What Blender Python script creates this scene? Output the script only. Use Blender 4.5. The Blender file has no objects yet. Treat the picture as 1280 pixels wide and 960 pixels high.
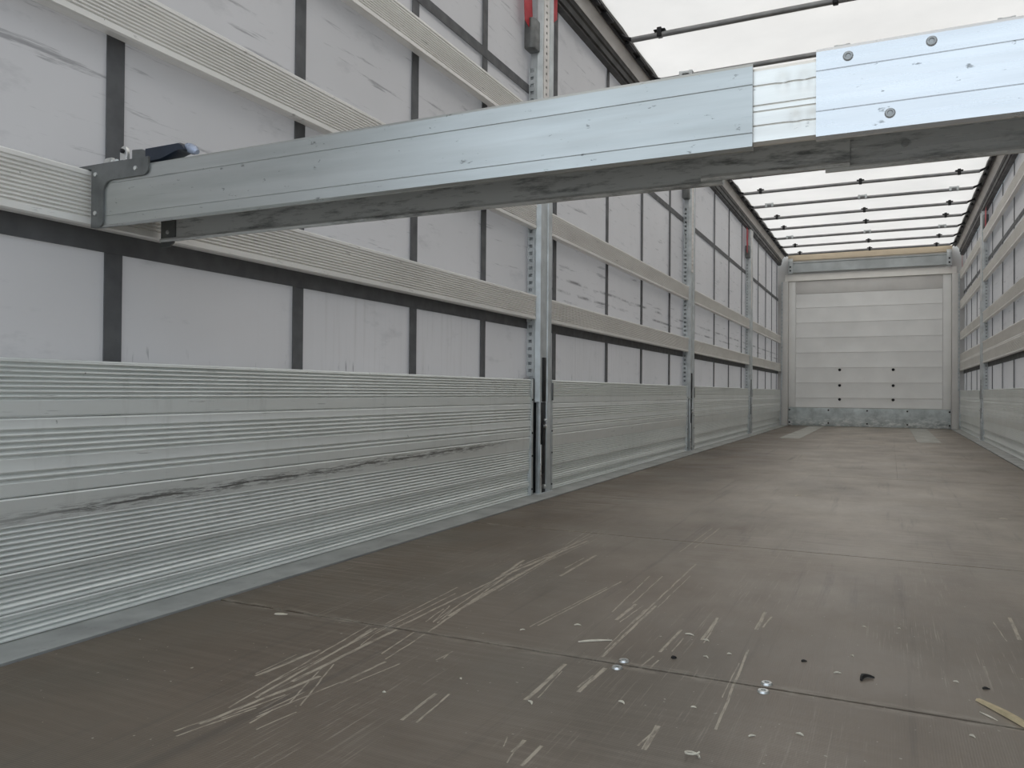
import bpy, bmesh, math, random
from mathutils import Matrix, Vector
random.seed(7)
S = bpy.context.scene
COL = S.collection

# ------------------------------------------------------------------ camera, sky, exposure
W, REAR, FRONT = 2.48, -0.35, 13.28          # inner width, rear sill, front wall (metres)
yaw, pit, rol = (math.radians(a) for a in (-25.4448, 0.5194, 0.4528))
fw = Vector((math.sin(yaw)*math.cos(pit), math.cos(yaw)*math.cos(pit), math.sin(pit)))
rt = Vector((math.cos(yaw), -math.sin(yaw), 0)); up = rt.cross(fw)
r2 = math.cos(rol)*rt + math.sin(rol)*up; u2 = -math.sin(rol)*rt + math.cos(rol)*up
cam = bpy.data.objects.new('camera', bpy.data.cameras.new('camera')); COL.objects.link(cam)
m = Matrix((r2, u2, -fw)).transposed().to_4x4(); m.translation = (1.5586, 0, .5066)
cam.matrix_world = m
cam.data.sensor_fit = 'HORIZONTAL'; cam.data.sensor_width = 36; cam.data.lens = 992.03*36/1280
cam.data.clip_start = .02; cam.data.clip_end = 400
S.camera = cam
wd = bpy.data.worlds.new('overcast_sky'); S.world = wd; wd.use_nodes = True
bg = wd.node_tree.nodes['Background']; bg.inputs[0].default_value = (.76, .88, 1.0, 1); bg.inputs[1].default_value = 1.10
sun = bpy.data.objects.new('sun', bpy.data.lights.new('sun', 'SUN')); COL.objects.link(sun)      # hazy sun high over the front end
sun.data.energy = 4.5; sun.data.angle = math.radians(25); sun.data.color = (1, .965, .92)
sun.rotation_euler = Vector((.06, -.45, -.89)).to_track_quat('-Z', 'Y').to_euler(); sun.location = (-3, 16, 12)
S.view_settings.view_transform = 'Standard'; S.view_settings.look = 'None'
S.view_settings.exposure = 0.46; S.view_settings.gamma = 1; S.view_settings.use_curve_mapping = False

# ------------------------------------------------------------------ material helpers
class NT:
    def __init__(s, name):
        s.m = bpy.data.materials.new(name); s.m.use_nodes = True; s.t = s.m.node_tree; s.t.nodes.clear()
        s.out = s.n('ShaderNodeOutputMaterial')
    def n(s, typ, **kw):
        nd = s.t.nodes.new(typ)
        for k, v in kw.items(): setattr(nd, k, v)
        return nd
    def put(s, sock, v):
        if isinstance(v, bpy.types.NodeSocket): s.t.links.new(v, sock)
        elif isinstance(v, (tuple, list)) and len(v) == 3 and sock.type == 'RGBA': sock.default_value = (*v, 1)
        else: sock.default_value = v
    def math(s, op, a, b=0., c=0., clamp=False):
        nd = s.n('ShaderNodeMath', operation=op, use_clamp=clamp)
        for i, v in enumerate((a, b, c)): s.put(nd.inputs[i], v)
        return nd.outputs[0]
    def mix(s, f, a, b, mode='MIX'):
        nd = s.n('ShaderNodeMix', data_type='RGBA', blend_type=mode)
        s.put(nd.inputs['Factor'], f); s.put(nd.inputs[6], a); s.put(nd.inputs[7], b)
        return nd.outputs[2]
    def pos(s): return s.n('ShaderNodeNewGeometry').outputs['Position']
    def xyz(s, v):
        nd = s.n('ShaderNodeSeparateXYZ'); s.put(nd.inputs[0], v); return nd.outputs
    def scale(s, v, sc, rot=(0, 0, 0)):
        nd = s.n('ShaderNodeMapping'); s.put(nd.inputs[0], v); nd.inputs['Scale'].default_value = sc; nd.inputs['Rotation'].default_value = rot
        return nd.outputs[0]
    def noise(s, v, sc=1., det=3., rough=.5, dist=0.):
        nd = s.n('ShaderNodeTexNoise'); s.put(nd.inputs['Vector'], v)
        for k, x in (('Scale', sc), ('Detail', det), ('Roughness', rough), ('Distortion', dist)): nd.inputs[k].default_value = x
        return nd.outputs['Fac']
    def ramp(s, f, a, b, ya=0., yb=1.):
        nd = s.n('ShaderNodeMapRange', clamp=True)
        for i, v in enumerate((f, a, b, ya, yb)): s.put(nd.inputs[i], v)
        return nd.outputs[0]
    def bsdf(s, col, rough=.5, metal=0., spec=None, bump=None, bs=.3, bd=.002, coat=0.):
        p = s.n('ShaderNodeBsdfPrincipled'); s.put(p.inputs['Base Color'], col); s.put(p.inputs['Roughness'], rough); s.put(p.inputs['Metallic'], metal)
        if spec is not None: p.inputs['Specular IOR Level'].default_value = spec
        if bump is not None:
            b = s.n('ShaderNodeBump'); b.inputs['Strength'].default_value = bs; b.inputs['Distance'].default_value = bd
            s.put(b.inputs['Height'], bump); s.put(p.inputs['Normal'], b.outputs[0])
        s.t.links.new(p.outputs[0], s.out.inputs[0]); return p
MAT = {}
def plain(name, col, rough=.5, metal=0., var=.12, sc=9., dark=.35):
    t = NT(name); p = t.pos(); n1 = t.noise(p, sc, 4); n2 = t.noise(t.scale(p, (1, 1, 1)), sc*6, 3, .7)
    c = t.mix(t.ramp(n1, .35, .7), col, tuple(x*(1-var) for x in col))
    c = t.mix(t.ramp(n2, .62, .8, 0, dark), c, tuple(x*.35 for x in col))
    t.bsdf(c, t.ramp(n1, .3, .7, rough*.85, min(1, rough*1.15)), metal, bump=n2, bs=.15); MAT[name] = t.m

def mat_floor():
    t = NT('phenolic_plywood'); p = t.pos(); X, Y, Z = t.xyz(p)
    base = t.mix(t.ramp(t.noise(p, 1.3, 5, .6), .3, .7), (.104, .074, .049), (.152, .113, .079))
    grey = t.ramp(t.noise(t.scale(p, (1.1, .7, 1)), 1.7, 3), .45, .62, 0, .45)
    base = t.mix(grey, base, (.088, .076, .056))
    # pale worn film along the loading lane, with the far floor's grazing sheen painted in
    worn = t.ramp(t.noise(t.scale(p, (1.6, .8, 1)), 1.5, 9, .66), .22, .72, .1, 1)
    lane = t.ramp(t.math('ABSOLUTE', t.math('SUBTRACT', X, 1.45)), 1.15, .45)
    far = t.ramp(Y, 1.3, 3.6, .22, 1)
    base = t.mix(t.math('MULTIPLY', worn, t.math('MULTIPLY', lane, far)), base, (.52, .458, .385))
    # fork truck scrub marks across the boards
    rungs = t.ramp(t.noise(t.scale(p, (2.0, 34, 1)), 2.0, 6, .7), .44, .64, 0, .6)
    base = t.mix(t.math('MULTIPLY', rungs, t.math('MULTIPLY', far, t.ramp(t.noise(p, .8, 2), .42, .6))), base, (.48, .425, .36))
    # black tyre drag marks
    drag = t.ramp(t.noise(t.scale(p, (12, .5, 1), (0, 0, .06)), 1.6, 7, .65, .3), .58, .72, 0, .4)
    base = t.mix(drag, base, (.050, .043, .038))
    # fine lengthwise scratches
    sc1 = t.ramp(t.noise(t.scale(p, (90, 1.3, 1), (0, 0, .03)), 2.4, 5, .75), .57, .66, 0, .8)
    sc2 = t.ramp(t.noise(t.scale(p, (70, 2.0, 1), (0, 0, -.10)), 2.0, 4, .7), .60, .68, 0, .7)
    sm = t.ramp(t.noise(t.scale(p, (1.5, .8, 1)), 1.9, 4, .6), .45, .62)
    base = t.mix(t.math('MULTIPLY', t.math('MAXIMUM', sc1, sc2), sm), base, (.40, .345, .275))
    # single deep gouges
    wob = t.math('MULTIPLY_ADD', t.noise(t.scale(p, (40, 14, 1)), 1., 3), .006, -.003)
    xn = t.math('ADD', X, wob); acc = None
    segs = []
    for xa, ya, xb, yb in SCR:
        segs.append((xa, ya, xb, yb, random.choice((.0016, .0022, .003, .004))))
        d = random.choice((-1, 1))*random.uniform(.006, .028); u0 = random.uniform(-.15, .35); u1 = random.uniform(.6, 1.1); e = random.uniform(-.012, .012)
        segs.append((xa+(xb-xa)*u0+d, ya+(yb-ya)*u0, xa+(xb-xa)*u1+d+e, ya+(yb-ya)*u1, random.choice((.0010, .0014, .0018))))
    for xa, ya, xb, yb, w in segs:
        k = (xb-xa)/(yb-ya)
        line = t.math('COMPARE', xn, t.math('MULTIPLY_ADD', Y, k, xa-k*ya), w)
        seg = t.math('MULTIPLY', line, t.math('COMPARE', Y, (ya+yb)/2, (yb-ya)/2))
        acc = seg if acc is None else t.math('MAXIMUM', acc, seg)
    brk = t.ramp(t.noise(t.scale(p, (120, 22, 1)), 1., 4, .7), .36, .55, .15, .95)
    base = t.mix(t.math('MULTIPLY', acc, brk), base, (.47, .405, .315))
    # frayed pale edges along the cross joints
    fr = None
    for j in JY:
        e = t.ramp(t.math('ABSOLUTE', t.math('SUBTRACT', Y, j)), .03, .004)
        fr = e if fr is None else t.math('MAXIMUM', fr, e)
    fr = t.math('MULTIPLY', fr, t.ramp(t.noise(t.scale(p, (9, 30, 1)), 2., 5, .7), .46, .62, 0, .85))
    base = t.mix(fr, base, (.33, .285, .225))
    # specks of dust
    base = t.mix(t.ramp(t.noise(p, 95, 1), .76, .79, 0, .8), base, (.5, .46, .38))
    grid = t.math('ADD', t.math('SINE', t.math('MULTIPLY', X, 1600.)), t.math('SINE', t.math('MULTIPLY', Y, 1600.)))
    hgt = t.math('MULTIPLY_ADD', grid, .12, t.noise(t.scale(p, (30, 6, 1)), 1., 5, .7))
    t.bsdf(base, t.ramp(t.noise(p, 3, 4), .3, .7, .36, .52), 0, spec=.6, bump=hgt, bs=.25, bd=.0015)
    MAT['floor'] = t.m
SCR = [(0.62,1.002,0.573,1.408),(0.676,0.944,0.701,1.123),(0.709,0.909,0.718,0.986),(0.624,1.085,0.617,1.418),(0.574,1.441,0.554,1.794),(0.61,1.433,0.603,1.917),(0.603,1.917,0.569,2.174),(0.686,1.434,0.605,2.014),(0.657,1.504,0.624,1.632),(0.703,1.253,0.687,1.422),(0.703,1.116,0.711,1.242),(0.707,1.009,0.633,1.188),(0.883,1.034,0.875,1.15),(0.79,1.292,0.793,1.35),(0.55,1.078,0.558,1.242),(0.59,1.275,0.568,1.399),(0.873,1.58,0.913,2.047),(1.063,1.45,1.059,1.855),(0.983,1.755,0.963,2.145),(1.021,1.192,1.016,1.382),(1.085,1.263,1.09,1.395),(1.145,1.437,1.151,1.5),(1.156,1.528,1.159,1.693),(1.011,1.698,1.013,1.847),(1.324,1.216,1.308,1.622),(1.111,0.981,1.111,1.049),(1.082,1.012,1.081,1.055),(1.246,1.102,1.242,1.191),(1.302,1.766,1.301,1.918),(1.213,1.641,1.21,1.82),(0.603,1.917,0.616,2.663),(0.605,2.014,0.634,2.554),(0.664,1.556,0.62,2.334),(0.621,0.84,0.651,0.97),(0.619,0.886,0.65,1.128),(0.62,2.334,0.589,2.721),(1.052,1.685,1.043,2.359),(0.959,2.512,0.96,3.013),(0.646,1.743,0.632,2.062),(0.685,1.452,0.646,1.743),(1.804,1.941,1.807,2.125),(0.743,2.031,0.738,2.341)]
JY = (1.425, 2.70, 5.242, 7.80)
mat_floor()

def mat_board():      # extruded aluminium of the hinged side panels
    t = NT('weathered_aluminium'); p = t.pos(); X, Y, Z = t.xyz(p)
    c = t.mix(t.ramp(t.noise(t.scale(p, (1, .5, 2)), 2.5, 5, .6), .3, .7), (.86, .88, .855), (.77, .79, .765))
    c = t.mix(t.ramp(t.noise(t.scale(p, (1, 7, 1)), 3, 6, .7), .55, .75, 0, .35), c, (.56, .57, .54))
    # long dark scrape where cargo has rubbed
    wav = t.math('MULTIPLY_ADD', t.noise(t.scale(p, (1, 2.2, .01)), 1.3, 4, .6), .024, -.012)
    ctr = t.math('ADD', t.math('ADD', t.ramp(Y, 1.0, 3.2, .246, .276), wav), 0.)
    off = t.math('ABSOLUTE', t.math('SUBTRACT', Z, ctr))
    rag = t.noise(t.scale(p, (1, 9, 130)), 1.3, 6, .75)
    reach = t.math('MULTIPLY', t.ramp(Y, .8, 1.2), t.ramp(Y, 3.4, 2.9))
    wide = t.math('MULTIPLY', t.ramp(off, .020, .002), t.ramp(rag, .47, .56))
    core = t.math('MULTIPLY', t.ramp(off, .0035, .0015), t.ramp(t.noise(t.scale(p, (1, 6, 6)), 1.2, 4), .40, .5))
    c = t.mix(t.math('MULTIPLY', t.math('MAXIMUM', wide, core), t.math('MULTIPLY', reach, .85)), c, (.09, .085, .078))
    thin = t.ramp(t.noise(t.scale(p, (1, 3, 70), (.02, 0, 0)), 1.7, 4, .6), .66, .70, 0, .5)
    c = t.mix(thin, c, (.17, .165, .155))
    nick = t.ramp(t.noise(t.scale(p, (1, 38, 12)), 1.6, 3, .6), .74, .77, 0, .75)
    c = t.mix(nick, c, (.09, .09, .085))
    r = t.ramp(t.noise(p, 6, 4), .3, .7, .34, .50)
    t.bsdf(c, r, .45, bump=t.noise(t.scale(p, (1, 3, 12)), 5, 4), bs=.12, bd=.002); MAT['board'] = t.m
mat_board()
def mat_slat():
    t = NT('brushed_aluminium_slat'); p = t.pos()
    c = t.mix(t.ramp(t.noise(t.scale(p, (1, .8, 3)), 3, 5, .6), .3, .7), (.90, .88, .84), (.80, .78, .74))
    c = t.mix(t.ramp(t.noise(t.scale(p, (1, 10, 60)), 1.3, 5, .7), .62, .72, 0, .6), c, (.22, .205, .185))
    c = t.mix(t.ramp(t.noise(t.scale(p, (1, 45, 60)), 1.1, 2, .6), .74, .78, 0, .7), c, (.08, .08, .075))
    t.bsdf(c, t.ramp(t.noise(p, 7, 4), .3, .7, .38, .55), .30, bump=t.noise(t.scale(p, (1, 4, 20)), 5, 4), bs=.1); MAT['slat'] = t.m
mat_slat()
def mat_beam(key, c0, c1, r0, r1):
    t = NT('milled_aluminium'); p = t.pos(); X, Y, Z = t.xyz(p)
    c = t.mix(t.ramp(t.noise(t.scale(p, (1, 3, 14)), 2.5, 5, .6), .3, .7), c0, c1)
    c = t.mix(t.ramp(t.noise(t.scale(p, (20, 30, 45)), 1.6, 4, .7), .645, .70, 0, .7), c, (.12, .12, .115))
    c = t.mix(t.ramp(t.noise(t.scale(p, (3, 30, 55), (0, .05, 0)), 1.5, 4, .7), .64, .70, 0, .4), c, (.32, .33, .33))
    c = t.mix(t.math('GREATER_THAN', Y, 1.30), c, (.62, .62, .60))
    rub = t.ramp(t.noise(t.scale(p, (5, 12, 30)), 1.5, 6, .75), .50, .66, 0, .8)          # black rubbing inside the channel
    c = t.mix(t.math('MULTIPLY', rub, t.math('GREATER_THAN', Y, 1.30)), c, (.09, .092, .088))
    t.bsdf(c, t.ramp(t.noise(t.scale(p, (2, 2, 30)), 3, 4), .3, .7, r0, r1), t.ramp(Y, 1.29, 1.30, .85, .35), bump=t.noise(t.scale(p, (1.2, 2, 7)), 4, 3), bs=.10, bd=.004); MAT[key] = t.m
mat_beam('beam', (.52, .53, .515), (.43, .44, .425), .30, .42)
mat_beam('beam_inner', (.86, .84, .79), (.70, .68, .64), .34, .48)
mat_beam('beam_bright', (.74, .745, .75), (.63, .64, .65), .22, .34)
def mat_tarp(name, c0, c1, trans, scuff):
    t = NT(name); p = t.pos(); X, Y, Z = t.xyz(p)
    c = t.mix(t.ramp(t.noise(p, 1.1, 4, .55), .3, .7), c0, c1)
    h = t.noise(t.scale(p, (1, 1.5, 1.5)), 1.6, 4, .5)
    if scuff:
        run = t.math('MULTIPLY', t.ramp(t.noise(t.scale(p, (1, 34, 1.1)), 1.3, 5, .7), .50, .78, 0, .34), t.math('MULTIPLY', t.ramp(Z, .90, .78), t.ramp(t.noise(t.scale(p, (1, 1.6, .5)), 1.4, 2), .42, .62)))      # dirt runs
        c = t.mix(run, c, (.30, .27, .23))
        d = t.ramp(t.noise(t.scale(p, (1, 2.2, 30), (.33, 0, 0)), 1.2, 5, .7, .2), .60, .69, 0, .55)                               # cargo scuffs
        c = t.mix(t.math('MULTIPLY', d, t.ramp(Z, .9, 1.0)), c, (.13, .125, .13))
        e = t.ramp(t.noise(t.scale(p, (1, 1.5, 4)), 2.4, 6, .7), .58, .75, 0, .35)
        c = t.mix(e, c, (.25, .245, .25))
        st = None
        for z in (1.055, 1.125):
            q = t.ramp(t.math('ABSOLUTE', t.math('SUBTRACT', Z, z)), .012, .002)
            st = q if st is None else t.math('MAXIMUM', st, q)
        st = t.math('MULTIPLY', st, t.ramp(t.noise(t.scale(p, (1, 2.4, 8)), 1.5, 4, .6), .46, .6, 0, .8))
        c = t.mix(t.math('MULTIPLY', st, t.ramp(Y, 3.6, 4.0)), c, (.09, .085, .085))
        fr = t.math('MULTIPLY', t.ramp(t.noise(t.scale(p, (1, 60, 6)), 1.2, 3), .66, .72), t.ramp(t.math('ABSOLUTE', t.math('SUBTRACT', Z, .575)), .035, .005))
        c = t.mix(t.math('MULTIPLY', fr, .7), c, (.07, .07, .07))
    b = t.n('ShaderNodeBump'); b.inputs['Strength'].default_value = .25; b.inputs['Distance'].default_value = .02; t.put(b.inputs['Height'], h)
    g = t.bsdf(c, .45, 0, spec=.35); t.put(g.inputs['Normal'], b.outputs[0])
    tr = t.n('ShaderNodeBsdfTranslucent'); t.put(tr.inputs[0], c); mx = t.n('ShaderNodeMixShader'); mx.inputs[0].default_value = trans
    t.t.links.new(g.outputs[0], mx.inputs[1]); t.t.links.new(tr.outputs[0], mx.inputs[2]); t.t.links.new(mx.outputs[0], t.out.inputs[0]); MAT[name] = t.m
mat_tarp('curtain', (.63, .605, .60), (.565, .545, .54), .15, True)
mat_tarp('roof_sheet', (.87, .84, .805), (.76, .735, .705), .31, False)  # cloudy soft shading of the sheet painted in by the two tones
plain('strap', (.125, .126, .129), .7, 0, .2, 20, .2)
plain('galvanised', (.62, .65, .655), .42, .40, .22, 14, .25)
plain('sill', (.44, .445, .425), .55, .25, .3, 7, .6)
plain('dark_rail', (.075, .073, .07), .5, .5, .25, 10, .2)
plain('bow_steel', (.30, .30, .30), .4, .6, .25, 10, .3)
plain('pale_rail', (.78, .745, .71), .45, .3, .15, 5, .2)
plain('black_steel', (.018, .018, .02), .5, .4, .3, 25, .3)
plain('cast_steel', (.20, .205, .20), .45, .7, .3, 22, .5)
plain('rivet_steel', (.42, .42, .41), .4, .5, .2, 60, .3)
plain('zinc_bolt', (.72, .72, .70), .3, .9, .1, 30, .2)
plain('navy_grip', (.012, .020, .036), .35, 0, .2, 30, .1)
plain('grip_tip', (.36, .40, .50), .3, .3, .1, 30, .1)
plain('front_plank', (.92, .915, .89), .5, .0, .08, 3, .12)
plain('front_trim', (.74, .72, .69), .5, .0, .1, 4, .1)
plain('header_steel', (.52, .55, .55), .45, .3, .2, 6, .2)
plain('pine_board', (.74, .62, .46), .65, 0, .12, 6, .1)
plain('cream_board', (.96, .93, .87), .55, 0, .06, 6, .1)
plain('red_webbing', (.52, .012, .025), .55, 0, .3, 12, .2)
plain('splinter', (.62, .50, .31), .7, 0, .3, 40, .3)
plain('pale_chip', (.74, .68, .56), .7, 0, .2, 60, .2)
plain('dark_scrap', (.02, .018, .016), .7, 0, .2, 60, .2)
plain('steel_plate', (.52, .51, .46), .5, .1, .25, 5, .5)
plain('asphalt', (.32, .32, .31), .9, 0, .2, 2, .2)
plain('underfloor', (.015, .014, .013), .9, 0, .2, 2, .1)
def mat_kick():
    t = NT('scuffed_zinc'); p = t.pos(); X, Y, Z = t.xyz(p)
    c = t.mix(t.ramp(t.noise(p, 4, 6, .65), .35, .65), (.74, .80, .80), (.40, .44, .44))
    c = t.mix(t.math('MULTIPLY', t.ramp(t.noise(t.scale(p, (4, 1, 9)), 2.5, 6, .75), .47, .6), t.ramp(Z, .20, .04)), c, (.95, .97, .97))
    t.bsdf(c, .45, .15); MAT['kick'] = t.m
mat_kick()

# ------------------------------------------------------------------ geometry helpers
class MB:
    def __init__(s): s.v = []; s.f = []
    def add(s, v, f):
        o = len(s.v); s.v += [tuple(x) for x in v]; s.f += [tuple(i+o for i in q) for q in f]; return s
    def box(s, x0, x1, y0, y1, z0, z1):
        v = [(x, y, z) for x in (x0, x1) for y in (y0, y1) for z in (z0, z1)]
        return s.add(v, [(0, 1, 3, 2), (4, 6, 7, 5), (0, 4, 5, 1), (2, 3, 7, 6), (0, 2, 6, 4), (1, 5, 7, 3)])
    def prism(s, prof, st, axis, fn=None):
        """closed profile swept through the stations st along an axis; profile coordinates are the other two axes in order"""
        n = len(prof); v = []
        for t in st:
            for a, b in prof:
                q = [a, b]; q.insert(axis, t); v.append(fn(q) if fn else q)
        f = [(k*n+i, k*n+(i+1) % n, (k+1)*n+(i+1) % n, (k+1)*n+i) for k in range(len(st)-1) for i in range(n)]
        f += [tuple(range(n)), tuple(range((len(st)-1)*n, len(st)*n))]
        return s.add(v, f)
    def tube(s, pts, r, seg=10, flat=1.):
        pts = [Vector(p) for p in pts]; v = []; n = len(pts)
        for i, p in enumerate(pts):
            d = (pts[min(i+1, n-1)]-pts[max(i-1, 0)]).normalized(); a = d.cross(Vector((0, 0, 1)))
            if a.length < 1e-3: a = Vector((1, 0, 0))
            a.normalize(); b = a.cross(d); rr = r[i] if isinstance(r, (list, tuple)) else r
            v += [p+a*rr*math.cos(2*math.pi*k/seg)+b*rr*flat*math.sin(2*math.pi*k/seg) for k in range(seg)]
        f = [(i*seg+k, i*seg+(k+1) % seg, (i+1)*seg+(k+1) % seg, (i+1)*seg+k) for i in range(n-1) for k in range(seg)]
        f += [tuple(range(seg)), tuple(range((n-1)*seg, n*seg))]
        return s.add(v, f)
    def lathe(s, prof, c, axis=(0, 0, 1), seg=14):
        """profile (radius, height) turned about an axis through c"""
        R = Vector((0, 0, 1)).rotation_difference(Vector(axis)).to_matrix(); c = Vector(c); v = []; n = len(prof)
        for r, h in prof: v += [c+R@Vector((r*math.cos(2*math.pi*k/seg), r*math.sin(2*math.pi*k/seg), h)) for k in range(seg)]
        f = [(i*seg+k, i*seg+(k+1) % seg, (i+1)*seg+(k+1) % seg, (i+1)*seg+k) for i in range(n-1) for k in range(seg)]
        f += [tuple(range(seg)), tuple(range((n-1)*seg, n*seg))]
        return s.add(v, f)
    def mesh(s, name, mat, bevel=0., ang=35):
        me = bpy.data.meshes.new(name); bm = bmesh.new(); bv = [bm.verts.new(v) for v in s.v]
        for f in s.f:
            try: bm.faces.new([bv[i] for i in f])
            except ValueError: pass
        bmesh.ops.recalc_face_normals(bm, faces=bm.faces)
        if bevel: bmesh.ops.bevel(bm, geom=[e for e in bm.edges if len(e.link_faces) == 2 and e.calc_face_angle(0) > .6], offset=bevel, segments=2, profile=.5, affect='EDGES', clamp_overlap=True)
        bm.to_mesh(me); bm.free()
        for q in me.polygons: q.use_smooth = True
        me.set_sharp_from_angle(angle=math.radians(ang)); me.materials.append(MAT[mat]); return me
def link(name, me, parent=None, loc=(0, 0, 0), world=False):
    o = bpy.data.objects.new(name, me); COL.objects.link(o)
    if parent is not None:
        o.parent = parent
        if world:
            q = parent; L = Vector((0, 0, 0))
            while q is not None: L += q.location; q = q.parent
            loc = Vector(loc)-L
    o.location = loc; return o
def tag(o, label, cat, group=None, kind=None):
    o['label'] = label; o['category'] = cat
    if group: o['group'] = group
    if kind: o['kind'] = kind
    return o
def empty(name, loc, label, cat, group=None, kind=None):
    o = bpy.data.objects.new(name, None); COL.objects.link(o); o.location = loc; o.empty_display_size = .1
    return tag(o, label, cat, group, kind)
def copy_part(o, parent, loc=None):
    c = o.copy(); COL.objects.link(c); c.parent = parent
    if loc is not None: c.location = loc
    for ch in o.children: copy_part(ch, c)
    return c
def mir(s, prof): return prof if s > 0 else [(-a, b) for a, b in prof]

# ------------------------------------------------------------------ structure
tag(link('ground', MB().box(-60, 60, -60, 60, -1.35, -1.25).mesh('ground', 'asphalt')), 'grey asphalt yard around and below the trailer', 'ground', kind='structure')

fl = tag(link('floor', MB().box(-.06, 2.54, REAR, 13.34, -.12, -.024).mesh('floor', 'underfloor')), 'brown phenolic plywood trailer floor, scratched and dusty', 'floor', kind='structure')
XE0, XE1, XM, g = .104, 2.376, 1.603, .0036
rows = [(REAR, .155, 0), (.155, 1.425, 0), (1.425, 2.70, 0), (2.70, 5.242, 0), (5.242, 7.80, 2), (7.80, 10.34, 1), (10.34, 13.27, 1)]
for y0, y1, sp in rows:
    cells = [(XE0, XE1, y0, y1)] if sp == 0 else [(XE0, XM, y0, y1), (XM, XE1, y0, y1)] if sp == 1 else [(XE0, XM, y0, y1), (XM, XE1, y0, 6.66), (XM, XE1, 6.66, y1)]
    for a, b, c, d in cells:
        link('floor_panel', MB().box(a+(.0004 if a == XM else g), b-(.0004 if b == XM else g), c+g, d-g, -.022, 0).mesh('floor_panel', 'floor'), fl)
scr = MB().lathe([(.0105, 0), (.0105, .0006), (.0085, .0035), (.0045, .0035), (.0042, .0004), (.0, .0004)], (0, 0, 0), seg=16).mesh('floor_screw', 'zinc_bolt')
for j in (1.425,):
    for x in (1.109, 1.367): 
        for d in (-.021, .020): link('floor_screw', scr, fl, (x, j+d, 0))
for a, b in ((.435, .65), (1.825, 2.05)):
    link('wear_plate', MB().box(a, b, 9.40, 13.2, .0, .003).mesh('wear_plate', 'steel_plate'), fl)
for i, (a, b) in enumerate(((-.06, .1), (2.38, 2.54))):
    prof = [(a, -.10), (b, -.10), (b, .003), (b-.004 if i == 0 else b, .005), (a if i == 0 else a+.004, .005), (a, .003)]
    tag(link('trim_%d' % (i+1), MB().prism(prof, [REAR, 13.3], 1).mesh('side_sill', 'sill')), ('grey metal floor edge strip along the left side panels', 'grey metal floor edge strip along the right side panels')[i], 'edge strip', kind='structure')

# curtains: one tarpaulin sheet each side with welded dark straps and belts
SL = [-.1, .52, 1.252, 1.884, 2.525, 3.09, 3.909, 4.775, 5.553, 6.357, 7.25, 8.17, 8.98, 9.82, 11.15, 11.878, 12.518, 13.1]
SR = [-.1, .7, 1.5, 2.3, 3.1, 3.9, 4.75, 5.55, 6.35, 7.3, 8.12, 8.9, 9.74, 10.6, 11.367, 12.111, 12.834]
for side, nm, straps in ((1, 'wall_left', SL), (-1, 'wall_right', SR)):
    xs = -.062 if side > 0 else W+.062
    ny, nz = 120, 24; v = []; f = []
    for i in range(ny+1):
        for k in range(nz+1):
            y = REAR+(13.3-REAR)*i/ny; z = -.02+2.58*k/nz
            v.append((xs+.004*math.sin(y*1.9+z)*math.sin(z*2.1+.4*y), y, z))
    for i in range(ny):
        for k in range(nz): a = i*(nz+1)+k; f.append((a, a+nz+1, a+nz+2, a+1))
    w = tag(link(nm, MB().add(v, f).mesh('curtain', 'curtain')), 'grey tarpaulin side curtain with dark straps on the %s of the trailer' % ('left' if side > 0 else 'right'), 'curtain', kind='structure')
    def xx(a, b): return (xs+a, xs+b) if side > 0 else (xs-b, xs-a)
    sm = MB().box(*xx(.0045, .0075), -.023, .023, .02, 2.55).mesh('strap', 'strap')
    for y in straps: link('strap', sm, w, (0, y, 0))
    for z0, z1 in ((.815, .885), (1.975, 2.018)):
        link('belt', MB().box(*xx(.0055, .009), REAR+.02, 13.28, z0, z1).mesh('belt', 'strap'), w)

# roof sheet hung over the bows
BOWS = [4.57+.674*k for k in range(-2, 13)]
v = []; f = []; nx = 12; ys = []
for b in [BOWS[0]-.674*q for q in (5, 4, 3, 2, 1)]+BOWS: ys += [b, b+.17, b+.337, b+.505]
ys = [REAR]+ys[:-3]+[13.25]
for y in ys:
    ph = ((y-BOWS[0])/.674) % 1
    for i in range(nx+1):
        x = -.04+(W+.08)*i/nx
        v.append((x, y, 2.715-.018*math.sin(math.pi*ph)*(1+.4*math.sin(x*3+y))-.02*(abs(x-W/2)/(W/2))**4))
for j in range(len(ys)-1):
    for i in range(nx): a = j*(nx+1)+i; f.append((a, a+1, a+nx+2, a+nx+1))
tag(link('ceiling', MB().add(v, f).mesh('roof_sheet', 'roof_sheet', ang=60)), 'white translucent tarpaulin sliding roof letting daylight through', 'roof', kind='structure')

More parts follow.
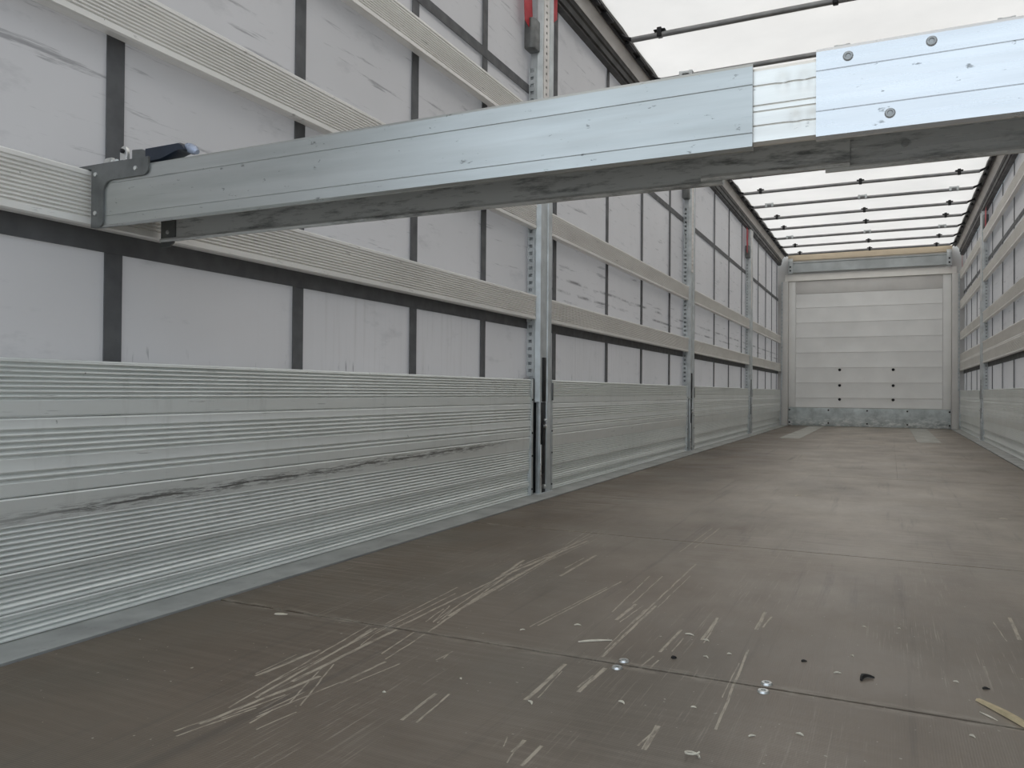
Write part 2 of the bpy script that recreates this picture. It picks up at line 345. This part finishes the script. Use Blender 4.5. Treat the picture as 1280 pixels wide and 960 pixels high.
# roof rails
for side in (1, -1):
    fx = (lambda p: [(x, z) for x, z in p]) if side > 0 else (lambda p: [(W-x, z) for x, z in p])
    sd = 'left' if side > 0 else 'right'
    r = empty('roof_rail', (0 if side > 0 else W, 6.4, 2.55), 'long grey aluminium roof rail above the %s curtain' % sd, 'roof rail')
    st = [REAR, 13.22]
    link('curtain_track', MB().prism(fx([(-.05, 2.535), (-.012, 2.535), (-.012, 2.548), (.0, 2.550), (.0, 2.585), (.010, 2.592), (.010, 2.624), (-.05, 2.624)]), st, 1).mesh('curtain_track', 'dark_rail'), r, world=True)
    link('rail_face', MB().prism(fx([(-.05, 2.625), (.012, 2.625), (.018, 2.640), (.048, 2.676), (.048, 2.70), (-.05, 2.70)]), st, 1).mesh('rail_face', 'pale_rail'), r, world=True)
    link('slide_track', MB().prism(fx([(.049, 2.678), (.060, 2.667), (.072, 2.667), (.072, 2.682), (.088, 2.682), (.088, 2.674), (.102, 2.674), (.102, 2.70), (.049, 2.70)]), st, 1).mesh('slide_track', 'dark_rail'), r, world=True)
    cm = MB().box(*sorted((W/2+side*(.062-W/2), W/2+side*(.098-W/2))), -.07, .07, 2.662, 2.690).mesh('slide_carriage', 'black_steel', .003)
    for k, b in enumerate(BOWS):
        link('slide_carriage', cm, r, (0, b-.22, 0), world=True); link('slide_carriage', cm, r, (0, b+.22, 0), world=True)

# ------------------------------------------------------------------ roof bows
bt = MB(); bt.tube([(.16, 0, 2.612), (W/2, 0, 2.616), (W-.16, 0, 2.614)], .0165, 12); bt_m = bt.mesh('tube', 'bow_steel', ang=60)
be = MB().tube([(0, 0, .012), (.03, 0, -.012), (.075, 0, -.030)], [.009, .010, .013], 8).mesh('end_joint', 'black_steel', ang=60)
be2 = MB().tube([(0, 0, .012), (-.03, 0, -.012), (-.075, 0, -.030)], [.009, .010, .013], 8).mesh('end_joint', 'black_steel', ang=60)
clip_d = MB().box(-.014, .014, -.022, .022, -.02, .034).box(-.035, .035, -.019, .019, .016, .024).mesh('clip', 'black_steel', .004)
clip_g = MB().box(-.045, .045, -.021, .021, .006, .024).box(-.045, -.022, -.022, .022, -.018, .026).box(.022, .045, -.022, .022, -.018, .026).mesh('clip', 'galvanised', .003)
for k, b in enumerate(BOWS):
    if k < 2: place = ('dark roof bow overhead above the load beam, out of frame', 'dark roof bow overhead just above the upper picture edge')[k]
    n = len(BOWS)-k
    ordn = {1: 'last', 2: 'second', 3: 'third', 4: 'fourth', 5: 'fifth', 6: 'sixth', 7: 'seventh', 8: 'eighth', 9: 'ninth', 10: 'tenth', 11: 'eleventh', 12: 'twelfth'}
    if k == 2: place = 'dark roof bow crossing high above the load beam, nearest in view'
    elif k == 3: place = 'dark roof bow whose clips just peek over the load beam'
    elif k > 3: place = 'thin dark roof bow next to the pale header board' if n == 1 else 'thin dark roof bow, %s counting back from the header board' % ordn[n]
    o = empty('roof_bow', (0, b, 0), place, 'roof bow', 'roof bows under the tarpaulin')
    link('tube', bt_m, o); link('end_joint', be, o, (.09, 0, 2.643)); link('end_joint', be2, o, (W-.09, 0, 2.645))
    for x in (.33, W/2+.05, W-.33): link('clip', (clip_d if (k*7+int(x*3)) % 3 else clip_g), o, (x, 0, 2.618))

# ------------------------------------------------------------------ front wall
wf = empty('wall_front', (W/2, FRONT, 0), 'pale grey planked front bulkhead at the far end', 'front wall', kind='structure')
link('backing', MB().box(-.075, W+.075, FRONT+.012, FRONT+.06, -.02, 2.72).mesh('backing', 'front_trim'), wf, world=True)
zs = [.29, .439, .674, .91, 1.146, 1.382, 1.618, 1.854, 2.075]
for z0, z1 in zip(zs, zs[1:]):
    prof = [(FRONT+.012, z0+.0005), (FRONT-.002, z0+.0005), (FRONT-.004, z0+.002), (FRONT-.004, z0+.010), (FRONT-.001, z0+.018), (FRONT-.001, z1-.001), (FRONT+.012, z1-.001)]
    link('plank', MB().prism(prof, [.215, 2.262], 0).mesh('plank', 'front_plank'), wf, world=True)
for a, b in ((.108, .211), (2.266, 2.372)): link('side_strip', MB().box(a, b, FRONT-.004, FRONT+.012, .29, 2.278).mesh('side_strip', 'front_plank', .002), wf, world=True)
link('top_panel', MB().box(.213, 2.264, FRONT-.002, FRONT+.012, 2.078, 2.278).mesh('top_panel', 'front_trim', .002), wf, world=True)
kp = link('kick_plate', MB().box(.108, 2.372, FRONT-.010, FRONT+.012, .004, .285).mesh('kick_plate', 'kick', .002), wf, world=True)
ks = MB().lathe([(.013, 0), (.011, .006), (0, .007)], (0, 0, 0), (0, -1, 0)).mesh('screw', 'black_steel')
for x in (.125, .7, 1.25, 1.8, 2.355): 
    for z in (.05, .25): link('rivet', ks, kp, (x, FRONT-.010, z), world=True)
sk = MB().lathe([(.021, 0), (.021, .004), (.013, .008), (0, .008)], (0, 0, 0), (0, -1, 0)).mesh('screw', 'black_steel')
for x in (.86, 1.607):
    for z in (.420, .636, .877): link('screw', sk, wf, (x, FRONT-.004, z), world=True)
cb = tag(link('cream_board', MB().prism([(FRONT+.012, 2.284), (FRONT-.030, 2.284), (FRONT-.030, 2.290), (FRONT+.000, 2.392), (FRONT+.012, 2.392)], [.05, 2.44], 0).mesh('cream_board', 'cream_board')), 'bright cream board strip across the top of the front wall', 'board')
hb = empty('header_beam', (W/2, FRONT-.05, 2.41), 'grey steel header beam bolted across the top of the front wall', 'header beam')
link('channel', MB().prism([(FRONT-.07, 2.415), (FRONT-.012, 2.415), (FRONT-.012, 2.575), (FRONT-.085, 2.575), (FRONT-.085, 2.56), (FRONT-.07, 2.552)], [.17, 2.31], 0).mesh('channel', 'header_steel'), hb, world=True)
for a, b in ((.105, .172), (2.308, 2.375)):
    ep = link('end_plate', MB().prism([(FRONT-.11, 2.40), (FRONT-.012, 2.40), (FRONT-.012, 2.64), (FRONT-.06, 2.64), (FRONT-.11, 2.59)], [a, b], 0).mesh('end_plate', 'galvanised', .003), hb, world=True)
    for z in (2.44, 2.50): link('bolt', ks, ep, ((a+b)/2, FRONT-.11, z), world=True)
tag(link('header_board', MB().box(.10, 2.38, FRONT-.06, FRONT-.02, 2.605, 2.70).mesh('header_board', 'pine_board', .003)), 'tan wooden board directly under the roof at the front end', 'board')
for a, b, s in ((.012, .102, 'left'), (2.378, 2.468, 'right')):
    cp = empty('corner_post', ((a+b)/2, FRONT-.03, 0), 'pale grey front corner post at the %s edge of the front wall' % s, 'corner post')
    link('body', MB().prism([(a, FRONT-.07), (b, FRONT-.07), (b, FRONT+.01), (a, FRONT+.01)], [.0, 2.283], 2).mesh('body', 'front_trim', .004), cp, world=True)
    lad = MB(); x0 = a-.010 if s == 'left' else b-.012; x1 = x0+.022
    lad.box(x0, x0+.006, FRONT-.085, FRONT-.072, .56, 2.27); lad.box(x1-.006, x1, FRONT-.085, FRONT-.072, .56, 2.27)
    for k in range(29): lad.box(x0+.006, x1-.006, FRONT-.084, FRONT-.073, .56+k*.06, .59+k*.06)
    link('perforated_strip', lad.mesh('perforated_strip', 'galvanised'), cp, world=True)

# ------------------------------------------------------------------ side posts
def make_post(side, label):
    s = side; o = empty('side_post', (0, 0, 0), label, 'post', 'sliding posts between the side bays')
    P = lambda pts: mir(s, pts)
    B = lambda mb, x0, x1, *r: mb.box(*((x0, x1) if s > 0 else (-x1, -x0)), *r)
    # pressed channel above the lock, flanges proud of the recessed web
    body = MB().prism(P([(-.045, .030), (-.010, .030), (.012, .040), (.012, .052), (.006, .055), (.006, .134), (.012, .137), (.012, .180), (.004, .186), (-.045, .186)]), [.455, 2.53], 2)
    link('channel', body.mesh('channel', 'galvanised', ang=20), o)
    for y0, y1, fx_ in ((.046, .062, .009), (.130, .186, .011)):
        link('flange', B(MB(), -.012, fx_, y0, y1, .004, .455).mesh('flange', 'galvanised', .003), o)
    link('gap_shade', B(MB(), -.052, -.014, -.016, .0295, .008, .57).mesh('gap_shade', 'black_steel'), o)  # black filler standing in for the shade in the gap beside the panel
    link('guard', B(MB(), .0092, .014, .050, .066, .004, .245).mesh('guard', 'zinc_bolt', .002), o)
    lk = link('lock_housing', B(MB(), -.050, .006, .0625, .1295, .004, .452).mesh('lock_housing', 'black_steel', .003), o)
    link('lock_lever', B(MB(), .006, .011, .085, .112, .10, .36).mesh('lock_lever', 'black_steel', .004), lk)
    link('lock_slot', B(MB(), .0055, .0115, .078, .118, .456, .675).mesh('lock_slot', 'black_steel', .002), lk)
    for z, r in ((.335, .010), (.365, .006), (.035, .011)):
        link('lock_bolt', MB().lathe([(r, 0), (r, .010), (r*.6, .014), (0, .014)], (s*.011 if z > .1 else s*.006, .100, z), (s, 0, 0)).mesh('lock_bolt', 'zinc_bolt'), lk)
    # perforated adjustment strip on the rear facing side
    lad = MB(); B(lad, -.052, -.044, .022, .030, .58, 2.10); B(lad, -.026, -.016, .022, .030, .58, 2.10)
    z = .58
    while z < 2.08: B(lad, -.044, -.026, .0225, .030, z, z+.020); z += .036
    link('perforated_strip', lad.mesh('perforated_strip', 'galvanised'), o)
    link('strip_back', B(MB(), -.052, -.016, .030, .0315, .58, 2.10).mesh('strip_back', 'black_steel'), o)
    # hole plate up the middle of the upper channel
    lad = MB(); B(lad, .006, .011, .062, .088, 1.55, 2.52); B(lad, .006, .011, .104, .130, 1.55, 2.52); z = 1.55
    while z < 2.5: B(lad, .006, .0105, .088, .104, z, z+.022); z += .034
    link('hole_back', B(MB(), .0055, .0065, .086, .106, 1.55, 2.52).mesh('hole_back', 'black_steel'), o)
    link('hole_plate', lad.mesh('hole_plate', 'pale_rail'), o)
    link('locking_bracket', MB().prism(P([(-.050, -.045), (-.012, -.045), (.004, -.030), (.004, .029), (-.050, .029)]), [2.17, 2.32] if s > 0 else [2.33, 2.48], 2).mesh('locking_bracket', 'cast_steel', .006), o)
    link('foot', B(MB(), -.055, .020, .012, .20, .001, .006).mesh('foot', 'galvanised', .001), o)
    for z in (.845, 1.295, 1.745, 2.195):
        link('slat_bracket', B(MB(), -.036, -.034, -.02, .025, z, z+.12).mesh('slat_bracket', 'galvanised'), o)
    return o
PL = make_post(1, 'galvanised side post between first and second left bays, largest in view')
PR = make_post(-1, 'galvanised side post on the right wall, the one in view')
def place(o, x, y, lab=None, fresh=False):
    if not fresh:
        c = o.copy(); COL.objects.link(c)
        for ch in o.children: copy_part(ch, c)
        o = c
    o.location = (x, y, 0)
    if lab: o['label'] = lab
    return o
PY = (3.53, 6.785, 10.06)
place(PL, 0, PY[1], 'galvanised side post in the middle of the left wall, second from the load beam')
place(PL, 0, PY[2], 'galvanised side post on the left wall nearest the front wall')
place(PL, 0, PY[0], fresh=True)
place(PR, W, PY[0], 'galvanised side post on the right wall beneath the load beam end, out of frame')
place(PR, W, PY[1], 'galvanised side post on the right wall just past the frame edge')
place(PR, W, PY[2], fresh=True)

# ------------------------------------------------------------------ hinged side panels
def ridged(z0, z1, ridges, curve=0., lip=.003):
    """plank outline (x towards the load, z): ridges = list of (za, zb, count) inside z0..z1"""
    pts = [(-.028, z0+.0008), (-.003, z0+.0008), (0, z0+.004)]
    for za, zb, n in ridges:
        pit_ = (zb-za)/n
        for i in range(n):
            a = za+i*pit_; pts += [(0., a), (-.0062, a+pit_*.42), (-.0062, a+pit_*.52), (.0, a+pit_*.66), (.0008, a+pit_*.84)]
        pts.append((0., zb))
    pts += [(0, z1-.004), (-.003, z1-.0008), (-.028, z1-.0008)]
    if curve:
        pts = [(x-curve*math.sin(math.pi*min(1, max(0, ((z-z0)/(z1-z0))**.8))) if x > -.02 else x, z) for x, z in pts]
    return pts
BOARDS = [ridged(.446, .566, [(.480, .560, 8)]), ridged(.288, .446, [(.316, .342, 2), (.364, .426, 5)]), ridged(.140, .288, [(.146, .232, 8)], .005),
          ridged(.060, .140, [(.064, .130, 6)], .011), ridged(.006, .060, [(.010, .052, 4)], .011)]
CACHE = {}
def panel(side, y0, y1, label):
    L = y1-y0; o = empty('dropside_panel', (0 if side > 0 else W, (y0+y1)/2, .006), label, 'side panel', 'hinged aluminium side panels')
    for i, b in enumerate(BOARDS):
        key = (i, round(L, 3), side)
        if key not in CACHE: CACHE[key] = MB().prism([(x, z-.006) for x, z in mir(side, b)], [-L/2+.018, L/2-.018], 1).mesh('board', 'board', ang=24)
        link('board', CACHE[key], o)
    cap = MB().prism(mir(side, [(-.029, 0), (.003, 0), (.005, .003), (.005, .557), (.003, .561), (-.029, .561)]), [-.018, .0], 1).mesh('edge_cap', 'galvanised')
    link('edge_cap', cap, o, (0, -L/2+.018, 0)); link('edge_cap', cap, o, (0, L/2, 0))
    sc = MB().lathe([(.005, 0), (.004, .003), (0, .003)], (0, 0, 0), (side, 0, 0), 8).mesh('screw', 'black_steel')
    for y in (-L/2+.009, L/2-.009):
        for z in (.03, .19, .30, .46): link('screw', sc, o, (side*.005, y, z))
    link('latch', MB().box(*sorted((side*.0052, side*.012)), .001, .012, .455, .545).mesh('latch', 'cast_steel', .003), o, (0, -L/2, 0))
    return o
BAY = [(.28, 3.505), (3.735, 6.765), (6.99, 10.04), (10.265, 13.19)]
for (a, b), l in zip(BAY, ('large ribbed aluminium side panel in the left foreground under the load beam', 'ribbed aluminium side panel on the left just beyond the first post', 'ribbed aluminium side panel on the left between second and third posts', 'small far ribbed side panel on the left next to the front wall')): panel(1, a, b, l)
for (a, b), l in zip(BAY, ('ribbed side panel on the right beside the load beam, out of frame', 'ribbed side panel on the right just outside the frame edge', 'ribbed aluminium side panel on the right cut by the picture edge', 'small far ribbed side panel on the right next to the front wall')): panel(-1, a, b, l)

# ------------------------------------------------------------------ slats
def slat_prof(h):
    p = [(-.030, 0), (-.006, 0), (0, .003), (0, .014)]; n = 10; a0, a1 = .016, h-.016; pt = (a1-a0)/n
    for i in range(n):
        a = a0+i*pt; p += [(0, a), (-.0055, a+pt*.42), (-.0055, a+pt*.52), (0, a+pt*.68)]
    return p+[(0, h-.013), (.003, h-.011), (.003, h-.003), (0, h), (-.030, h)]
SP = slat_prof(.118)
def slat(side, bay, z, label):
    y0, y1 = BAY[bay]; y0 -= .03 if bay else .0; y1 += .035; L = y1-y0; key = ('s', bay, side)
    if key not in CACHE: CACHE[key] = MB().prism(mir(side, SP), [-L/2, L/2], 1).mesh('side_lath', 'slat', ang=24)
    return tag(link('side_lath', CACHE[key], None, (0 if side > 0 else W, (y0+y1)/2, z)), label, 'lath', 'aluminium side laths')
lev = {.857: 'lowest', 1.300: 'middle', 1.752: 'upper', 2.190: 'top', .976: 'second-lowest'}
bl = ('in the nearest left bay', 'in the second left bay', 'in the third left bay', 'in the far left bay by the front wall')
br = ('in the nearest right bay out of frame', 'in the second right bay past the frame edge', 'at the right picture edge', 'in the far right bay by the front wall')
def nm(z, n): return {2: {.857: 'lower', 1.300: 'upper'}, 3: {.857: 'lowest', 1.300: 'middle', 1.752: 'highest'}}.get(n, lev).get(z, lev[z])
for b in range(4):
    zz = (.857, 1.300, 1.752) if b == 0 else (.857, 1.300)
    for z in zz: slat(1, b, z, '%s ribbed aluminium slat %s%s' % (nm(z, len(zz)), bl[b], ', carrying the load beam end' if b == 0 and z < .9 else ''))
    zz = (.857,) if b == 0 else (.857, .976, 1.300, 1.752, 2.190)
    for z in zz: slat(-1, b, z, '%s ribbed aluminium slat %s' % (lev[z], br[b]))

# ------------------------------------------------------------------ load beam across the trailer
LB = empty('load_beam', (W/2, 1.24, .85), 'telescopic aluminium load beam spanning the trailer from the left slat', 'load beam')
def uprof(y0, y1, z0, z1, th, gro):
    """inverted channel: front web at y0 with V grooves, closed top, rear web at y1, rolled lower lips"""
    p = [(y0+.004, z0), (y0, z0+.004)]
    for gz in gro: p += [(y0, gz-.0008), (y0+.0010, gz), (y0, gz+.0008)]
    p += [(y0, z1-.006), (y0+.002, z1-.002), (y0+.006, z1), (y1-.006, z1), (y1-.002, z1-.002), (y1, z1-.006), (y1, z0+.004), (y1-.004, z0)]
    p += [(y1-.010, z0), (y1-.013, z0+.004), (y1-.011, z0+.008), (y1-th, z0+.010), (y1-th, z1-th), (y0+th, z1-th), (y0+th, z0+.010), (y0+.011, z0+.008), (y0+.013, z0+.004), (y0+.010, z0)]
    return p
def dentfn(dents, cut=0):
    def fn(q):
        x, y, z = q
        if cut and y > 1.25: x = .01+(x-.01)*cut
        if y < 1.20:
            for dx, dz, rx, rz, d in dents:
                e = ((x-dx)/rx)**2+((z-dz)/rz)**2
                if e < 9: y += d*math.exp(-e)
        return (x, y, z)
    return fn
link('beam_section', MB().prism(uprof(1.150, 1.335, .850, .973, .004, (.873, .941)), [.010+.0+.02*k for k in range(69)]+[1.383], 0, dentfn([(.529, .918, .006, .005, .004)], 1.30/1.373)).mesh('beam_section', 'beam', ang=25), LB, world=True)
inner = uprof(1.1555, 1.3295, .857, .967, .004, ())
base = inner[:2]; z = .868
while z < .958: base.append((1.1555, z)); z += .0035
for gz in (.8835, .9035, .912, .940):
    base = [q for q in base if abs(q[1]-gz) > .002]+[(1.1555, gz-.0012), (1.1567, gz), (1.1555, gz+.0012)]
base = base[:2]+sorted(base[2:], key=lambda q: q[1])
link('inner_section', MB().prism(base+inner[2:], [1.275+.0035*k for k in range(66)], 0, dentfn([(1.423, .940, .0085, .015, .0035), (1.451, .938, .0085, .016, .0035), (1.440, .885, .0085, .013, .0035), (1.462, .885, .008, .013, .0035)])).mesh('inner_section', 'beam_inner', ang=25), LB, world=True)
link('beam_section', MB().prism(uprof(1.148, 1.335, .852, .977, .004, (.890, .945)), [1.467+.02*k for k in range(50)]+[W-.012], 0, dentfn([(1.679, .921, .005, .004, .003)])).mesh('beam_section', 'beam_bright', ang=25), LB, world=True)
riv = MB().lathe([(.0066, 0), (.0066, .0008), (.0052, .002), (.0036, .002), (.0030, .0006), (0, .0006)], (0, 0, 0), (0, -1, 0), 16).mesh('rivet', 'rivet_steel')
for x, z in ((1.507, .959), (1.606, .961), (1.558, .875)): link('rivet', riv, LB, (x, 1.148, z), world=True)
link('rivet', riv, LB, (1.580, 1.331, .885), world=True)
def bracket(x0, sg, full):
    def arc(cx, cz, r, a0, a1, n=6): return [(cx+r*math.cos(math.radians(a0+(a1-a0)*i/n)), cz+r*math.sin(math.radians(a0+(a1-a0)*i/n))) for i in range(n+1)]
    o = [(0, .850), (0, .984), (.172, .984)]+[(.172, .965)]+arc(.157, .962, .015, 0, -90)+[(.062, .947)]+arc(.062, .922, .025, 90, 180)+[(.037, .868)]+arc(.022, .863, .015, 0, -70)
    pr_ = [(x0+sg*a, b) for a, b in o]
    n = len(pr_); v = [(a, 1.1455, b) for a, b in pr_]+[(a, 1.1500, b) for a, b in pr_]
    f = [(i, (i+1) % n, n+(i+1) % n, n+i) for i in range(n)]+[tuple(range(n)), tuple(range(n, 2*n))]
    e = link('end_bracket', MB().add(v, f).mesh('end_bracket', 'cast_steel', ang=30), LB, world=True)
    rv = MB().lathe([(.005, 0), (.0045, .002), (.002, .003), (0, .003)], (0, 0, 0), (0, -1, 0), 12).mesh('rivet', 'zinc_bolt')
    for a, b in ((.013, .963), (.013, .880), (.135, .963)): link('rivet', rv, e, (x0+sg*a, 1.1455, b), world=True)
    o2 = [(0, .838), (0, .900), (.045, .900), (.045, .858), (.040, .846), (.028, .838)]
    pr_ = [(x0+sg*a, b) for a, b in o2]; n = len(pr_); v = [(a, 1.3265, b) for a, b in pr_]+[(a, 1.3310, b) for a, b in pr_]
    f = [(i, (i+1) % n, n+(i+1) % n, n+i) for i in range(n)]+[tuple(range(n)), tuple(range(n, 2*n))]
    e = link('end_bracket', MB().add(v, f).mesh('end_bracket', 'cast_steel', ang=30), LB, world=True)
    link('rivet', rv, e, (x0+sg*.022, 1.3265, .872), world=True)
    x_a, x_b = sorted((x0-sg*.048, x0+sg*.10))
    h = link('hook_plate', MB().prism([(x_a, .9765), (x_b, .9765), (x_b, .983), (x_b-.004, .985), (x_a+.006, .985), (x_a, .981)], [1.146, 1.335], 1).mesh('hook_plate', 'cast_steel'), LB, world=True)
bracket(.010, 1, True); bracket(W-.010, -1, False)
lv = link('lever', MB().prism([(.084, .987), (.140, .985), (.140, 1.015), (.130, 1.017), (.124, 1.014), (.114, 1.018), (.084, 1.020)], [1.185, 1.205], 1).mesh('lever_arm', 'cast_steel', .002), LB, world=True)
link('pivot_lug', MB().prism([(.058, .984), (.080, .984), (.080, 1.018), (.076, 1.025), (.069, 1.028), (.062, 1.025), (.058, 1.018)], [1.176, 1.184], 1).mesh('pivot_lug', 'zinc_bolt', .0015), lv, world=True)
link('pivot_pin', MB().lathe([(.005, 0), (.005, .006), (0, .007)], (.069, 1.177, 1.016), (0, -1, 0), 12).mesh('pivot_pin', 'black_steel'), lv, world=True)
link('hinge_bolt', MB().tube([(.030, 1.17, .993), (.045, 1.17, .993), (.046, 1.17, .993), (.058, 1.17, .993)], [.0105, .0105, .006, .006], 10).mesh('hinge_bolt', 'zinc_bolt'), lv, world=True)
gp = [(.134, .984), (.155, .983), (.178, .984), (.198, .990), (.220, .997), (.233, 1.000), (.241, .997), (.247, .999), (.240, 1.010), (.230, 1.016), (.205, 1.016), (.170, 1.016), (.134, 1.016)]
link('grip', MB().prism(gp, [1.178, 1.184, 1.206, 1.212], 1, lambda q: (q[0], q[1], 1.003+(q[2]-1.003)*(1. if 1.18 < q[1] < 1.21 else .82))).mesh('grip', 'navy_grip', ang=50), lv, world=True)
link('grip_end', MB().tube([(.238, 1.195, 1.010), (.246, 1.195, 1.006), (.258, 1.195, 1.000), (.267, 1.195, .995)], [.008, .0105, .010, .005], 12).mesh('grip_end', 'grip_tip', ang=60), lv, world=True)

# ------------------------------------------------------------------ red webbing by the posts
def strip(name, pts, wid, label, th=.0015):
    pts = [Vector(p) for p in pts]; wv = Vector(wid); v = []; n = len(pts)
    nrm = Vector((th, 0, 0))
    for p in pts: v += [p, p+wv, p+wv+nrm, p+nrm]
    f = [(4*i+k, 4*i+(k+1) % 4, 4*i+4+(k+1) % 4, 4*i+4+k) for i in range(n-1) for k in range(4)]+[(0, 1, 2, 3), tuple(range(4*n-4, 4*n))]
    return tag(link(name, MB().add(v, f).mesh(name, 'red_webbing')), label, 'strap')
strip('red_strap', [(-.030, 3.425, 2.535), (-.026, 3.425, 2.45), (-.024, 3.428, 2.35), (-.024, 3.435, 2.285)], (0, .098, -.03), 'bright red strap hanging beside the nearest left post')
strip('red_strap', [(.004, 3.722, 2.532), (.004, 3.724, 2.46), (.003, 3.724, 2.385)], (0, .05, .04), 'short red strap end just behind the nearest left post')
strip('red_strap', [(-.022, 9.95, 2.53), (-.022, 9.93, 2.40), (-.020, 9.96, 2.23)], (0, .12, -.02), 'small red strap at the top of the farthest left post')
strip('red_strap', [(W+.010, 9.86, 2.53), (W+.012, 9.88, 2.44), (W+.012, 9.92, 2.33)], (0, .13, -.02), 'small red strap at the top of the right post')
strip('red_strap', [(W+.020, 13.10, 2.53), (W+.020, 13.10, 2.30)], (0, .05, 0), 'thin red strap in the front right corner')

# ------------------------------------------------------------------ litter on the floor
def sliver(name, a, b, w, h, mat, label, group=None, bend=0., cat='wood chip'):
    a, b = Vector((*a, 0)), Vector((*b, 0)); d = b-a; pn = Vector((-d.y, d.x, 0)).normalized(); n = 6; v = []
    for i in range(n):
        t = i/(n-1); c = a+d*t+pn*bend*math.sin(math.pi*t)*d.length; k = (.35+.65*math.sin(math.pi*min(1, .12+t*.85)))*(.85+.3*random.random())
        z = .0006+abs(bend)*.25*math.sin(math.pi*t)*d.length
        v += [c-pn*w*k/2+Vector((0, 0, z)), c+pn*w*k/2+Vector((0, 0, z)), c+pn*w*k*.35+Vector((0, 0, z+h*k)), c-pn*w*k*.3+Vector((0, 0, z+h*k))]
    f = [(4*i+j, 4*i+(j+1) % 4, 4*i+4+(j+1) % 4, 4*i+4+j) for i in range(n-1) for j in range(4)]+[(0, 1, 2, 3), tuple(range(4*n-4, 4*n))]
    lo = Vector((a.x, a.y, 0)); m_ = MB().add([q-lo for q in v], f).mesh(name, mat)
    return tag(link(name, m_, None, lo), label, cat, group)
sliver('wood_splinter', (1.692, 1.524), (1.765, 1.405), .014, .006, 'splinter', 'long pale wood splinter lying at the right edge of the floor', None, .02, 'splinter')
sliver('wood_splinter', (1.690, 1.470), (1.712, 1.443), .0025, .0015, 'pale_chip', 'thin hair-like sliver beside the long pale splinter', None, 0, 'splinter')
sliver('wood_strip', (.992, 1.512), (1.050, 1.553), .006, .003, 'pale_chip', 'straight pale wooden strip lying in the middle of the floor', None, .02, 'splinter')
sliver('dark_scrap', (1.515, 1.535), (1.535, 1.560), .009, .006, 'dark_scrap', 'black curled scrap on the floor right of centre', None, .25, 'scrap')
sliver('dark_scrap', (1.186, 1.500), (1.193, 1.507), .009, .005, 'dark_scrap', 'small black crumb near the floor joint screws', None, 0, 'scrap')
sliver('dark_scrap', (1.410, 1.594), (1.419, 1.600), .006, .003, 'dark_scrap', 'tiny dark flake above the right floor screws', None, .1, 'scrap')
sliver('dark_scrap', (1.705, 1.588), (1.716, 1.592), .006, .003, 'dark_scrap', 'tiny dark flake above the long pale splinter', None, .1, 'scrap')
chips = [(1.183, 1.662, .020), (1.243, 1.536, .014), (1.166, 1.25, .014), (1.276, 1.283, .009), (1.377, 1.214, .012), (1.44, 1.252, .012), (1.671, 1.36, .010), (1.475, 1.557, .013), (1.154, 4.155, .045), (1.979, 3.793, .03),
         (1.666, 1.604, .009), (.858, 1.534, .012), (1.033, 1.183, .015), (1.495, 1.673, .008), (1.51, 1.891, .010), (1.579, 1.913, .006), (.796, 1.114, .006), (.88, 1.226, .005), (1.222, 1.64, .014), (1.28, 1.575, .009), (.95, 1.62, .015)]
for i, (x, y, l) in enumerate(chips):
    a = random.uniform(-.9, .9)
    sliver('wood_chip', (x-l/2*math.cos(a), y-l/2*math.sin(a)), (x+l/2*math.cos(a), y+l/2*math.sin(a)), max(.003, l*.28), .002, 'pale_chip', {8: 'lone pale wood chip far back in the middle of the floor', 9: 'lone pale wood chip far back near the right floor edge'}.get(i, 'small pale wood chip lying loose on the near brown floor'), 'loose wood chips on the floor', .15)
sliver('pale_flake', (.309, 1.392), (.337, 1.401), .014, .0015, 'pale_chip', 'flat pale flake by the floor joint near the left edge', None, 0)
ringp = [(1.313+.010*math.cos(t*.62), 1.108+.008*math.sin(t*.62), .002+.0008*t) for t in range(11)]
tag(link('wood_curl', MB().tube([(x-1.313, y-1.108, z) for x, y, z in ringp], .0014, 6).mesh('wood_curl', 'pale_chip'), None, (1.313, 1.108, 0)), 'ring-shaped pale wood curl at the bottom edge of the floor', 'wood shaving')
